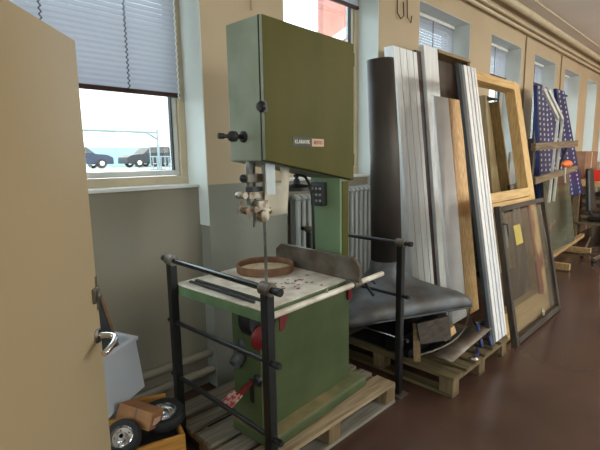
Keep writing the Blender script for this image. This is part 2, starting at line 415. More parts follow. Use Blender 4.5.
# door hangs on a doorpost that joins the partition behind the camera
hp = wm(door) @ Vector((0,0,0))
struct(MB().box((hp.x-.16,hp.y-.10,0),(hp.x-.005,hp.y+.06,2.1)).build('trim_3', 'door_cream'))

# ------------------------------------------------------------------ pallets
def pallet(lab, x0, y0, L, W, along, mtop, order=None, gap=None, skipmat=None):
    r = thing('wooden_pallet', lab, 'pallet', (x0, y0, 0), group='wooden pallets on the floor')
    def B(a0, a1, b0, b1, z0, z1):   # a along deck boards, b across
        return MB().box((a0,b0,z0),(a1,b1,z1)) if along == 'x' else MB().box((b0,a0,z0),(b1,a1,z1))
    wb = [.145,.10,.145,.10,.145] if W < .9 else [.15,.11,.11,.11,.11,.15]
    tot = sum(wb); g = (W-tot)/(len(wb)-1); p = 0
    for k, q in enumerate(wb):
        mm = mtop[k % len(mtop)]
        j = random.uniform(-.006,.006)
        B(j, L+j, p, p+q, .122, .144).build('deck_board', mm, r, bevel=.003); p += q+g
    for a in (0, L/2-.05, L-.10):
        B(a, a+.10, 0, W, .10, .1215).build('stringer_board', 'pallet_block', r, bevel=.002)
        for b in (0, W/2-.05, W-.10):
            B(a+.002, a+.10, b+.003, b+.098, .0225, .0995).build('block', 'pallet_block', r, bevel=.003)
    for b in (0, W/2-.05, W-.10):
        B(0, L, b, b+.10, .0, .022).build('bottom_board', mtop[-1], r, bevel=.002)
    return r
pallet('pale worn wooden pallet carrying the green bandsaw', 1.09, 1.47, 1.21, .80, 'x', ['pallet_x','pallet_xg','pallet_xg','pallet_xg','pallet_xg'])
pallet('darker wooden pallet under the steel extraction hood', 2.60, 1.22, 1.2, .95, 'y', ['pallet_y'])

# ------------------------------------------------------------------ bandsaw
SA = R(4)
saw = thing('bandsaw', 'tall green bandsaw with dusty table and olive wheel cover standing on a pallet', 'bandsaw', (1.28,1.60,.144), SA)
sw = wm(saw); si = sw.inverted()
def z(v): return v-.144
def sb(u0,v0,z0,u1,v1,z1): return MB().box((u0,v0,z(z0)),(u1,v1,z(z1)))
sb(-.012,-.085,.1455,.85,.235,.215).build('base_plate', 'green_base', saw, bevel=.02, seg=3)
sb(-.006,-.078,.2152,.843,.228,.2172).build('base_dust', 'green_dusty', saw)
sb(0,0,.2175,.765,.215,.885).build('lower_housing', 'green_base', saw, bevel=.004)
sb(.70,.06,.86,.742,.16,.885)
sb(.672,.0,.886,.748,.225,1.60).build('column', 'green_column', saw, bevel=.004)
sb(.69,-.004,.888,.752,-.0005,1.47).build('column_front_panel', 'green_door', saw)
# upper wheel housing: box with a sloping underside, door with hinge seam
HP = [(.045,z(1.598)),(.775,z(1.473)),(.775,z(2.252)),(.045,z(2.252))]
MB().prism([(u,.0,zz) for u,zz in HP], (0,.225,0)).build('wheel_housing', 'green_paint', saw, bevel=.005)
DP = [(.048,z(1.600)),(.774,z(1.476)),(.774,z(2.250)),(.048,z(2.250))]
dr = MB().prism([(u,-.026,zz) for u,zz in DP], (0,.022,0)).build('housing_door', 'green_door', saw, bevel=.004)
MB().prism([(u,-.0042,zz) for u,zz in HP], (0,.0038,0)).build('door_gap', 'seam_dark', saw)
MB().prism([(.0465,-.0255,z(1.602)),(.0478,-.0255,z(1.602)),(.0478,-.0255,z(2.249)),(.0465,-.0255,z(2.249))], (0,.018,0)).build('door_edge', 'green_paint', dr)
# latch, hinges
lt = MB(); lt.lathe([(0,0),(.024,0),(.026,.012),(.020,.022),(0,.024)], (.045,-.018,z(1.845)), (-1,0,0), 20); lt.box((.036,-.034,z(1.82)),(.062,-.004,z(1.87)))
lt.build('door_latch', 'black_plastic', saw, smooth=True)
for zz in (1.56, 2.13):
    MB().tube([(.782,-.014,z(zz)),(.782,-.014,z(zz+.07))], .009, 10).build('hinge', 'green_door', saw, smooth=True)
# tracking knob
kn = MB(); kn.lathe([(0,0),(.028,0),(.028,.006),(.012,.012),(.010,.045),(.016,.05),(.026,.055),(.028,.07),(.022,.085),(.010,.09),(.009,.12),(.014,.125),(.014,.15),(0,.152)], (.045,.12,z(1.715)), (-1,0,0), 24)
kn.build('tracking_knob', 'black_plastic', saw, smooth=True)
MB().lathe([(0.0081,0),(.0275,.0),(.0275,.008),(.0081,.009)], (-.02,.12,z(1.715)), (-1,0,0), 24).build('lock_nut', 'chrome', saw, smooth=True)
# name plate
n0 = si @ Vector((1.59,1.62,1.69)); n1 = si @ Vector((1.717,1.62,1.69))
MB().box((n0.x-.075,-.0275,n0.z-.022),(n0.x+.068,-.0262,n0.z+.026)).build('name_label', 'label_black', saw)
text_mesh('name_lettering', 'KLARAVIK', .027, 'label_white', saw, (n0.x,-.0282,n0.z), (PI/2,0,0), sx=.95)
MB().box((n1.x-.050,-.0275,n1.z-.022),(n1.x+.05,-.0262,n1.z+.018)).build('model_label', 'label_cream', saw)
text_mesh('model_lettering', 'BESTO', .026, 'label_brown', saw, (n1.x,-.0282,n1.z-.002), (PI/2,0,0), sx=.95)
# blade and guides
BU, BV = .155, .105
MB().box((BU-.001,BV-.011,z(.60)),(BU+.001,BV+.011,z(1.66))).build('blade', 'steel', saw)
sb(.055,.10,1.38,.083,.128,1.62).build('guide_post', 'steel', saw, bevel=.003)
sb(.092,.108,1.40,.104,.120,1.60).build('guide_rod', 'steel_worn', saw)
g = MB(); g.box((.03,.085,z(1.492)),(.135,.135,z(1.535)))
g.build('guide_clamp', 'steel_worn', saw, bevel=.004)
MB().lathe([(0,0),(.012,0),(.018,.008),(.018,.02),(.008,.026),(0,.026)], (.03,.105,z(1.515)), (-1,0,0), 16).build('clamp_knob', 'black_plastic', saw, smooth=True)
g = MB(); g.box((.03,.075,z(1.415)),(.13,.115,z(1.445))); g.box((-.02,.085,z(1.345)),(.10,.115,z(1.372)))
for u, zz in ((-.01,1.435),(.005,1.36),(.06,1.36)): g.lathe([(0,-.03),(.016,-.03),(.018,-.02),(.018,.02),(.014,.03),(0,.03)], (u,.09,z(zz)), (0,1,0), 14)
g.tube([(-.01,.09,z(1.435)),(-.012,.09,z(1.36))], .007, 8); g.tube([(-.03,.09,z(1.435)),(.05,.09,z(1.43))], .010, 10)
g.build('guide_arm', 'brass_steel', saw, smooth=True)
g = MB(); g.box((.075,.06,z(1.30)),(.145,.15,z(1.40))); g.lathe([(0,-.025),(.030,-.025),(.033,-.01),(.033,.012),(.02,.022),(0,.022)], (.10,.065,z(1.325)), (0,1,0), 20)
g.lathe([(0,-.02),(.02,-.02),(.02,.02),(0,.02)], (.15,.08,z(1.345)), (1,0,0), 16)
g.build('blade_guide', 'brass_steel', saw, bevel=.004)
MB().box((.06,.08,z(1.27)),(.07,.09,z(1.36))).build('guide_screw', 'steel', saw)
MB().box((.05,.075,z(1.447)),(.12,.125,z(1.47))).build('guide_spacer', 'dark_grey_plastic', saw)
# table
TU0, TU1, TV0, TV1, TZ = -.15, .548, -.185, .50, .955
MB().box((TU0,TV0,z(TZ-.058)),(TU1,TV1,z(TZ-.008))).build('table', 'table_green', saw, bevel=.004)
tt = MB().box((TU0+.002,TV0+.002,z(TZ-.0078)),(TU1-.002,TV1-.002,z(TZ))).build('table_top', 'table_dusty', saw, bevel=.002)
fl = MB()
for k in range(26):
    a, b2 = random.gauss(.22,.07), random.gauss(-.02,.05); s = random.uniform(.006,.02)
    fl.prism([(a+s*math.cos(t)*random.uniform(.5,1), b2+.6*s*math.sin(t)*random.uniform(.5,1), z(TZ+.0004)) for t in [i*PI/3 for i in range(6)]], (0,0,.0012))
o = fl.build('rust_flakes', 'rust_flakes', saw); o['kind'] = 'stuff'
for k, (a, b2) in enumerate(((.02,.02),(.30,-.02))):
    sb(.10+a+k*.0,.02,.83,.13+a,.20,.896).build('table_bracket', 'green_base', saw)
tr = MB(); tr.lathe([(0,-.05),(.095,-.05),(.10,-.03),(.10,.03),(.07,.05),(0,.05)], (.03,.05,z(.82)), (0,1,0), 28)
tr.build('trunnion', 'black_paint', saw, smooth=True)
MB().lathe([(0,0),(.06,0),(.065,.012),(.045,.03),(0,.032)], (.005,-.003,z(.735)), (-.25,-1,.0), 28).build('trunnion_wheel', 'red_paint', saw, smooth=True)
MB().prism([(.13,-.004,z(.88)),(.25,-.004,z(.90)),(.17,-.004,z(.72)),(.14,-.004,z(.72))], (0,.003,0)).build('paint_smear', 'red_paint', saw)
dp = MB(); p0 = Vector((-.055,.135,z(.565))); p1 = Vector((.045,.15,z(.64)))
dp.tube([p0, p0.lerp(p1,.5), p1], .034, 18, cap=False); dp.build('dust_port', 'dark_grey_plastic', saw, smooth=True, solid=.004)
MB().ball(p1+Vector((-.012,0,.01)), .045, (1,1,1.1)).build('dust_elbow', 'dark_grey_plastic', saw, smooth=True)
# brake pedal in its slot
sb(-.004,.055,.36,-.0005,.085,.49).build('pedal_slot', 'seam_dark', saw)
MB().lathe([(0,0),(.03,0),(.032,.01),(.02,.02),(0,.02)], (-.001,.02,z(.50)), (-1,0,0), 20).build('pivot_boss', 'black_paint', saw, smooth=True)
MB().bar((.0,.07,z(.475)), (-.085,.09,z(.425)), .014, .022).build('pedal_arm', 'red_paint', saw)
pd = MB().hexa([(-.165,.055,z(.398)),(-.075,.06,z(.432)),(-.075,.135,z(.432)),(-.165,.135,z(.398)),(-.167,.055,z(.404)),(-.077,.06,z(.438)),(-.077,.135,z(.438)),(-.167,.135,z(.404))])
pd.build('brake_pedal', 'pedal_red', saw)
# fence and its guide bar
fr = MB(); f0 = si @ Vector((1.765,1.352,.958)); f1 = si @ Vector((1.785,2.03,.958))
def fpt(t, off, h):
    p = f0.lerp(f1, t); return (p.x+off, p.y, z(.957+h))
pr = [(0,0),(1,0),(1,.09),(.93,.128),(.06,.128),(0,.085)]
fr.prism([fpt(t,-.011,h) for t,h in pr], (.022,0,0)); fr.build('fence', 'steel_worn', saw, bevel=.002)
b0 = si @ Vector((1.145,1.345,.945)); b1 = si @ Vector((2.03,1.40,.945))
MB().tube([b0, b1], .0145, 14).build('fence_bar', 'table_dusty', saw, smooth=True)
cl = MB(); pc = b0.lerp(b1,.70); d = (b1-b0).normalized(); cl.tube([pc-d*.03, pc+d*.03], .024, 14); cl.box((pc.x-.02,pc.y-.0,pc.z-.018),(pc.x+.02,pc.y+.05,pc.z+.022)); cl.build('fence_clamp', 'steel_worn', saw, smooth=True)
pk = b0.lerp(b1,.42); MB().lathe([(0,0),(.008,0),(.008,.02),(0,.02)], pk+Vector((0,0,.014)), (0,0,1), 10).build('stop_screw', 'brass_steel', saw)
pc = b0.lerp(b1,.80)
MB().tube([pc+Vector((0,0,-.01)), pc+Vector((.02,-.01,-.05)), pc+Vector((.055,-.02,-.095))], .0085, 8).build('clamp_lever', 'black_plastic', saw, smooth=True)
MB().tube([pc+Vector((.03,.0,0)), pc+Vector((.05,.0,.002)), pc+Vector((.085,-.01,-.035))], .007, 8).build('clamp_lever', 'black_plastic', saw, smooth=True)
# red grip hanging at housing corner
MB().box((.735,-.02,z(.735)),(.768,-.002,z(.85))).build('red_grip', 'red_paint', saw, bevel=.006)
# lamp
lp = MB(); lc = Vector((si @ Vector((1.765,1.82,1.445)))); lp.lathe([(0,.045),(.016,.045),(.022,.018),(.07,.008),(.082,-.002),(.083,-.022),(.077,-.022),(.07,-.008),(0,-.006)], lc, (0,0,1), 32)
lp.build('lamp_shade', 'black_plastic', saw, smooth=True)
MB().tube([lc+Vector((0,0,.04)), lc+Vector((0,0,.085))], .011, 10).build('lamp_stem', 'black_plastic', saw, smooth=True)
cb = [lc+Vector(v) for v in ((-.02,0,.062),(.02,-.01,.068),(.055,-.02,.055),(.082,-.035,.0),(.09,-.045,-.08),(.088,-.05,-.25),(.09,-.05,-.42),(.095,-.045,-.475))]
MB().tube(cb, .0085, 10).build('lamp_cable', 'black_plastic', saw, smooth=True)
# control box on the column
s0 = si @ Vector((1.95,1.79,1.38))
cbx = MB().box((.628,s0.y-.048,z(1.325)),(.671,s0.y+.048,z(1.465))).build('switch_box', 'dark_grey_plastic', saw, bevel=.005)
bt = MB()
for i in range(3):
    for j in range(3): bt.lathe([(0,0),(.008,0),(.008,.006),(0,.006)], (.628,s0.y-.028+.028*i,z(1.355+.036*j)), (-1,0,0), 10)
bt.build('buttons', 'radiator_grey', cbx)
# red stop switch on the column's right side
MB().tube([(.748,.17,z(1.50)),(.80,.17,z(1.50))], .010, 10).lathe([(0,0),(.02,0),(.022,.015),(0,.02)], (.80,.17,z(1.50)), (1,0,0), 16).build('stop_lever', 'red_paint', saw, smooth=True)
MB().box((.7485,.08,z(1.30)),(.775,.19,z(1.44))).build('cable_box', 'cardboard_far', saw, bevel=.004)
for u, v in ((.81,.05),):
    MB().lathe([(0,0),(.012,0),(.012,.012),(.006,.012),(.006,.024),(0,.024)], (u,v,z(.2172)), (0,0,1), 6).build('foot_bolt', 'chrome', saw)

# papers on the guide
def sheet(name, lab, pts, m, solid=.0015):
    o = MB().poly(pts, [tuple(range(len(pts)))]).build(name, m, solid=solid)
    return tag(o, lab, 'paper')
def swp(u, v, zz): return tuple(sw @ Vector((u, v, z(zz))))
pp = thing('paper_note', 'crumpled cream paper sheet hanging beside the saw blade under the wheel housing', 'paper', swp(.16,.02,1.33))
m = MB(); rows_ = []
for i in range(7):
    rr = []
    for j in range(7):
        t = i/6; s = j/6
        u = .112 + .165*s + .012*t*(1-s); vv = .045 + .03*math.sin(s*5+t) + .02*s
        zz = 1.575-.265*t + .02*s*(t) - .015*s*(1-t)
        rr.append(m.bm.verts.new(swp(u, vv, zz)))
    rows_.append(rr)
for i in range(6):
    for j in range(6):
        if i < 2 and j in (2,3) : continue
        m.bm.faces.new((rows_[i][j], rows_[i][j+1], rows_[i+1][j+1], rows_[i+1][j]))
m.build('sheet', 'paper', pp, world=True, smooth=True, solid=.001)
sheet('plastic_note', 'small bluish white card hanging directly under the bandsaw wheel housing', [swp(.108,.04,1.59), swp(.165,.03,1.58), swp(.165,.03,1.43), swp(.115,.04,1.43)], 'paper_film')

# tray ring on the table
tcx, tcy = 1.60, 1.93; tzz = TZ + .0015
RS = .86
ring = thing('round_tray', 'round brown wooden ring tray of sawdust on the bandsaw table', 'tray', (tcx, tcy, tzz))
MB().lathe([(r_*RS,h_) for r_,h_ in [(.188,0),(.196,0),(.198,.045),(.190,.047),(.186,.045),(.184,.006),(.188,0)]], (0,0,0), (0,0,1), 48).build('rim', 'ring_wood', ring, smooth=True)
MB().lathe([(r_*RS,h_) for r_,h_ in [(0,.002),(.184,.002),(.184,.010),(.12,.014),(.05,.010),(0,.015)]], (0,0,0), (0,0,1), 40).build('sawdust', 'sawdust', ring, smooth=True)
# steel strips on the table
for k, lab in enumerate(('thin dark steel strip nearest the left edge of the saw table', 'thin dark steel strip lying just inside the other strip on the saw table')):
    xa = 1.155+k*.035
    p0 = Vector((xa, 2.03, TZ+.008)); p1 = Vector((xa+.02, 1.50, TZ+.008))
    r = thing('steel_strip', lab, 'strip', tuple(p0), group='steel strips on the saw table')
    MB().bar(p0, p1, .009, .010).build('strip', 'dark_grey_plastic', r, world=True)
    MB().bar(p0+Vector((.007,0,.004)), p1+Vector((.007,0,.004)), .003, .006).build('bright_edge', 'chrome', r, world=True)

# ------------------------------------------------------------------ guard stands
def gate(lab, P, Q, zt, mids, rt=.012, foot=True):
    P = Vector((*P,0)); Q = Vector((*Q,0)); d = (Q-P).normalized()
    r = thing('guard_stand', lab, 'stand', tuple((P+Q)/2), group='black steel guard stands at the bandsaw')
    for p in (P,Q):
        MB().bar(p+Vector((0,0,.008)), p+Vector((0,0,zt-.02)), .042, .042, up=d).build('post', 'black_paint', r, world=True, bevel=.004)
        MB().box((p.x-.05,p.y-.05,0),(p.x+.05,p.y+.05,.0078)).build('foot_plate', 'steel_worn', r, world=True)
        MB().tube([p-d*.03+Vector((0,0,zt)), p+d*.03+Vector((0,0,zt))], .028, 14).build('top_sleeve', 'steel_worn', r, world=True, smooth=True)
    a = P-d*.07+Vector((0,0,zt)); b = Q+d*.07+Vector((0,0,zt))
    MB().tube([a,b], .0135, 12).build('top_rail', 'glossy_black' if rt else 'black_paint', r, world=True, smooth=True)
    for e in (a, b):
        MB().lathe([(0,-.012),(.017,-.012),(.017,.012),(0,.012)], e, d, 12).build('end_cap', 'black_plastic', r, world=True)
    for (za, zb, rr, mm) in mids:
        a = P-d*.045+Vector((0,0,za)); b = Q+d*.055+Vector((0,0,zb))
        ins = Vector((d.y,-d.x,0))*0
        MB().tube([a+ins,b+ins], rr, 10).build('rail', mm, r, world=True, smooth=True)
        for e in (a, b): MB().lathe([(0,-.012),(.014,-.012),(.014,.012),(0,.012)], e, d, 6).build('rail_nut', 'black_plastic', r, world=True)
    return r
gate('black two-post guard stand with glossy top rail at the left end of the bandsaw', (1.073,2.065), (1.079,1.295), 1.09, [(.75,.78,.012,'black_paint'),(.44,.44,.012,'black_paint')])
gate('black two-post guard stand between the bandsaw and the steel hood', (2.42,2.36), (2.405,1.515), 1.055, [(.70,.70,.012,'black_paint'),(.40,.40,.006,'chrome')], rt=0)

# ------------------------------------------------------------------ extraction hood with tube
hood = thing('extraction_hood', 'dark steel hood flaring from a tall round tube, resting on the darker pallet', 'hood', (2.88,1.97,.144))
hu = Vector((.915,-.403,0)); hv = Vector((.403,.915,0)); hc = Vector((2.885,1.965,0))
def sect(zc, hw, hd, n, tilt, cx=0.0, seg=56):
    out = []
    for i in range(seg):
        t = 2*PI*i/seg; c, s = math.cos(t), math.sin(t)
        u = hw*math.copysign(abs(c)**(2/n), c); v = hd*math.copysign(abs(s)**(2/n), s)
        if v > 0 and hw > .2: u *= 1-.22*v/hd; v *= .72
        p = hc + hu*u + hv*v + Vector((cx,0,zc - tilt*v)); out.append(p)
    return out
hm = MB()
secs = [(.300,.60,.43,7,.36,0),(.335,.60,.43,7,.36,0),(.40,.585,.42,5.5,.33,0),(.47,.53,.38,4.4,.26,.005),(.53,.43,.31,3.2,.17,.01),(.585,.31,.235,2.5,.08,.02),(.64,.20,.17,2,.03,.025),(.71,.14,.137,2,0,.025),(.80,.121,.121,2,0,.02)]
rings = [[hm.bm.verts.new(p) for p in sect(*s)] for s in secs]
hm.skin(rings, cap=False); hm.build('canopy', 'hood_metal', hood, world=True, smooth=True, solid=.005, angle=50)
MB().tube([hc+Vector((.0195,0,.795)), hc+Vector((-.02,0,1.6)), hc+Vector((-.07,.02,2.33))], [.1225,.110,.100], 32, cap=False).build('tube', 'tube_metal', hood, world=True, smooth=True, solid=.005)
ri = MB(); pts = sect(.302,.603,.433,7,.36,0); ri.tube([p for p in pts]+[pts[0]], .006, 6, cap=False); ri.build('rim_wire', 'black_paint', hood, world=True, smooth=True)

# things under the hood, all on the pallet
def slab(name, lab, cat, p0, p1, w_, h_, m, up=(0,0,1), group=None):
    r = thing(name, lab, cat, tuple(Vector(p0).lerp(Vector(p1),.5)), group=group)
    MB().bar(p0, p1, w_, h_, up).build('board', m, r, world=True, bevel=.002); return r
def solo(o, lab, cat, group=None): return tag(o, lab, cat, group)
cs = MB(); prof = []
for i in range(24):
    t = i/23; prof.append((2.66+.66*t, .153+.12*t**2.4+.07*(1-t)**3, 1.26+.05*math.sin(t*PI)))
for (x0,z0,y0),(x1,z1,y1) in zip(prof, prof[1:]):
    cs.poly([(x0,y0,z0),(x1,y1,z1),(x1,y1+.14,z1+.012),(x0,y0+.14,z0+.012)], [(0,1,2,3)])
bmesh.ops.remove_doubles(cs.bm, verts=cs.bm.verts, dist=.0005)
solo(cs.build('bent_sheet', 'steel_worn', solid=.006, smooth=True), 'long curled sheet lying on the front of the darker pallet', 'sheet')
solo(MB().hexa([(2.72,1.53,.25),(3.02,1.44,.22),(3.03,1.46,.22),(2.73,1.55,.25),(2.71,1.56,.40),(3.02,1.47,.40),(3.03,1.485,.40),(2.72,1.575,.40)]).build('panel_offcut', 'weathered_x', bevel=.002), 'grey brown panel offcut standing under the front rim of the hood', 'board')
solo(MB().hexa([(2.68,1.56,.145),(3.46,1.48,.145),(3.46,2.3,.145),(2.68,2.3,.145),(2.68,1.56,.152),(3.46,1.48,.152),(3.46,2.3,.152),(2.68,2.3,.152)]).build('hood_shade_sheet', 'black_plastic'), 'black sheet added flat on the darker pallet to deepen the shade under the hood', 'mat')  # black sheet added to darken the pallet, standing in for shade below the hood
slab('wood_stick', 'small wooden stick slanting left of the panel offcut under the hood', 'stick', (2.62,1.50,.16), (2.80,1.62,.36), .05, .02, 'pallet_block')
slab('wood_offcut', 'orange lit wood offcut under the right corner of the hood', 'wood', (3.02,1.52,.22), (3.13,1.49,.27), .06, .07, 'ply_z')
slab('support_timber', 'dark timber lying on the pallet under the hood', 'wood', (2.66,1.75,.20), (3.5,1.78,.20), .09, .085, 'black_paint')
slab('support_timber', 'dark timber lying at the back of the pallet under the hood', 'wood', (2.66,2.2,.182), (3.4,2.2,.182), .09, .05, 'weathered_x')
slab('support_timber', 'low dark timber nearest the front under the hood', 'wood', (2.64,1.62,.18), (3.15,1.62,.18), .07, .05, 'black_paint')
arc = MB(); arc.tube([(2.66+.85*t, 1.52-.16*math.sin(t*PI)*.6, .19+.15*t*t) for t in [i/14 for i in range(15)]], .007, 8)
solo(arc.build('bent_rod', 'steel_worn', smooth=True), 'curved thin steel rod arching over the pallet under the hood', 'rod')

# blue clamps
bc = thing('screw_clamp', 'pair of blue handled screw clamps standing on the right edge of the darker pallet', 'clamp', (3.250,1.240,.144))
bm_ = MB(); bm_.bar((3.200,1.280,.146), (3.280,1.360,.30), .022, .03).bar((3.280,1.240,.146), (3.340,1.320,.30), .022, .03); bm_.build('clamp_frame', 'blue_tool', bc, world=True, bevel=.004)
bm_ = MB(); bm_.tube([(3.240,1.360,.31),(3.400,1.320,.30)], .012, 8).tube([(3.270,1.370,.29),(3.250,1.380,.34)], .008, 8).tube([(3.360,1.310,.29),(3.350,1.320,.35)], .008, 8); bm_.build('clamp_screw', 'black_paint', bc, world=True, smooth=True)
pc = thing('hand_tool', 'small blue and steel hand tool lying left of the clamps on the darker pallet', 'tool', (3.030,1.260,.146))
MB().tube([(2.980,1.240,.157),(3.060,1.250,.157),(3.140,1.290,.157)], .010, 8).build('grip', 'blue_tool', pc, world=True, smooth=True)
MB().lathe([(0,0),(.03,0),(.034,.01),(.02,.022),(0,.022)], (2.960,1.240,.1455), (0,0,1), 18).build('head', 'chrome', pc, world=True, smooth=True)

# ------------------------------------------------------------------ leaning boards and frames
def lean(name, mm, parent, xb, xt, yb, zb, yt, zt, dep, off=0.0, bevel=.003):
    # xb, xt = (left,right) at bottom and top; dep = thickness away from the room
    return MB().hexa([(xb[0],yb+off,zb),(xb[1],yb+off,zb),(xb[1],yb+dep+off,zb),(xb[0],yb+dep+off,zb),
                      (xt[0],yt+off,zt),(xt[1],yt+off,zt),(xt[1],yt+dep+off,zt),(xt[0],yt+dep+off,zt)]).build(name, mm, parent, world=True, bevel=bevel)
def lerp(a, b, t): return a+(b-a)*t
def stack(lab, cat, name, xb, xt, yb, yt, zt, cuts, mats, dep, group='door casings leaning against the wall', zb=.0):
    r = thing(name, lab, cat, ((xb[0]+xb[1])/2, yb, zb), group=group)
    for k, (a, b) in enumerate(zip(cuts, cuts[1:])):
        nm, mm, of = mats[k]
        lean(nm, mm, r, (lerp(*xb,a), lerp(*xb,b)), (lerp(*xt,a), lerp(*xt,b)), yb, zb, yt, zt-(.0 if k%2 == 0 else .004), dep-of, of)
    return r
# F1: bundle of white jambs ending in a dark red edge
stack('tall white moulded door casing nearest the dark steel tube, leaning on the wall', 'door casing', 'door_casing', (3.80,4.22), (3.46,3.87), 2.20, 2.30, 2.60,
      [0,.24,.27,.52,.55,.80,.83,.98], [('jamb','board_white',0),('groove','strip_grey',.01),('jamb','board_white',0),('groove','strip_grey',.01),('jamb','board_white',.0),('groove','strip_grey',.01),('jamb','board_white',0)], .10)
f2 = thing('door_casing', 'tall open door casing with white edge and dark brown inside beside the white boards', 'door casing', (4.6,2.2,0), group='door casings leaning against the wall')
lean('side_panel', 'board_darkred', f2, (4.23,4.34), (3.88,3.97), 2.235, .0, 2.32, 2.63, .10)
lean('jamb', 'board_white', f2, (4.34,4.62), (3.97,4.24), 2.20, .0, 2.29, 2.69, .06)
lean('top_board', 'casing_brown', f2, (4.26,5.0), (4.25,4.98), 2.28, 2.655, 2.285, 2.69, .19)
lean('far_jamb', 'casing_dark', f2, (5.06,5.12), (4.92,4.98), 2.20, .0, 2.285, 2.65, .19)
lean('inner_board', 'casing_dark', f2, (4.63,5.05), (4.25,4.92), 2.36, .0, 2.44, 2.65, .02)
# F3: shorter white panel and plywood-edged leaf
stack('shorter white panel with pale plywood board beside it, in front of the open casing', 'board', 'board_stack', (3.49,4.06), (3.66,4.21), 1.66, 2.0, 2.15,
      [0,.50,.52,.96], [('white_panel','board_white_pink',0),('gap','board_black',.02),('plywood_board','ply_z',.0)], .03, 'boards leaning against the wall', zb=.146)
# F4: striped pack
stack('pack of narrow white strips with dark and pink edges left of the pine window frame', 'trim boards', 'trim_pack', (3.28,3.60), (3.70,4.05), 1.24, 1.80, 2.40,
      [0,.16,.30,.46,.50,.66,.72,.86,.90,1], [('strip','board_black',0),('strip','strip_grey',.0),('strip','board_white_pink',0),('strip','board_darkred',.008),('strip','board_white',0),('strip','strip_pink',.008),('strip','board_white',0),('strip','strip_pink',.008),('strip','board_white_pink',0)], .03, 'boards leaning against the wall', zb=.146)
# F7: brown casing seen through the pine frame
f7 = thing('door_casing', 'brown wooden casing seen through the empty pane of the pine window frame', 'door casing', (6.2,2.25,0), group='door casings leaning against the wall')
lean('back_board', 'casing_brown', f7, (5.75,6.45), (5.48,5.83), 2.22, .0, 2.40, 2.33, .02)
lean('side_board', 'casing_brown', f7, (5.69,5.74), (5.42,5.475), 2.10, .0, 2.28, 2.34, .16)
lean('side_board', 'casing_brown', f7, (6.47,6.50), (5.845,5.88), 2.10, .0, 2.28, 2.30, .16)
lean('top_board', 'casing_dark', f7, (5.46,5.88), (5.46,5.87), 2.275, 2.32, 2.28, 2.335, .16)

# big pine window frame (upper pane empty)
pf = thing('window_frame_pine', 'tall pine window frame with empty upper pane leaning in front of the casings', 'window frame', (4.5,1.28,0))
AZ = 2.41; AY = .575
def pt(x, zz, off=0.0): return Vector((x + .15*zz, 1.285 + AY*zz/AZ + off, zz))
def pbar(a, b, wd, dep, mm, nm, off=0.0):
    # a,b=(x,z) centre line; wd = width in plane
    A = pt(*a, off); B = pt(*b, off); n = Vector((0, AZ, -AY)).normalized(); d = (B-A).normalized(); s = d.cross(n).normalized()*(wd/2); t = n*dep
    return MB().hexa([A-s, A+s, B+s, B-s, A-s+t, A+s+t, B+s+t, B-s+t]).build(nm, mm, pf, world=True, bevel=.004)
pbar((3.70,.0),(3.70,AZ), .07, .11, 'pine_z', 'stile')
pbar((4.87,.0),(4.87,AZ), .17, .11, 'pine_z', 'stile')
pbar((3.735,2.365),(4.785,2.365), .09, .11, 'pine_x', 'top_rail')
pbar((3.735,1.23),(4.785,1.23), .09, .13, 'pine_x', 'middle_rail', -.02)
pbar((3.735,1.135),(4.785,1.135), .085, .11, 'pine_x', 'middle_rail')
pbar((3.735,.12),(4.785,.12), .23, .11, 'pine_x', 'bottom_rail')
pbar((4.76,.2),(4.76,1.09), .20, .02, 'peeling', 'peeling_inner_face', -.0215)
pbar((3.86,.2),(3.86,1.09), .12, .02, 'weathered', 'inner_lining', .05)
# inner faces of the stiles: moulding
pbar((3.745,1.28),(3.745,2.32), .012, .06, 'pine_z', 'bead', .01)
# dark weathered glazed frame in front
gf = thing('glazed_window_frame', 'weathered dark glazed window frame leaning on the lower half of the pine frame', 'window frame', (4.4,1.2,0))
def gt(x, zz, off=0.0): return Vector((x + (.13)*(zz/1.16), 1.195 + .26*zz/1.16 + off, zz))
def gbar(a, b, wd, dep, mm, nm, off=0.0, par=None):
    A = gt(*a, off); B = gt(*b, off); n = Vector((0, 1.16, -.26)).normalized(); d = (B-A).normalized(); s = d.cross(n).normalized()*(wd/2); t = n*dep
    return MB().hexa([A-s, A+s, B+s, B-s, A-s+t, A+s+t, B+s+t, B-s+t]).build(nm, mm, par or gf, world=True, bevel=.003)
gbar((3.755,.0),(3.755,1.17), .055, .05, 'weathered', 'stile')
gbar((4.96,.02),(4.96,1.17), .055, .05, 'weathered', 'stile')
gbar((3.79,1.14),(4.92,1.14), .045, .05, 'weathered_x', 'top_rail')
gbar((3.79,.035),(4.92,.035), .05, .05, 'weathered_x', 'bottom_rail')
gbar((3.79,.59),(4.92,.59), 1.04, .004, 'dusty_glass', 'pane', .02)
gbar((4.05,.88),(4.22,.88), .18, .0015, 'label_yellow', 'yellow_label', .018)
MB().lathe([(0,0),(.03,0),(.034,.01),(.01,.02),(0,.02)], gt(4.42,.12,-.003), (0,-1,.2), 18).build('knob', 'brass_steel', gf, world=True, smooth=True)
MB().tube([gt(3.755,1.02,-.005), gt(3.755,1.02,-.04), gt(3.755,.92,-.04)], .009, 8).build('handle', 'black_paint', gf, world=True, smooth=True)

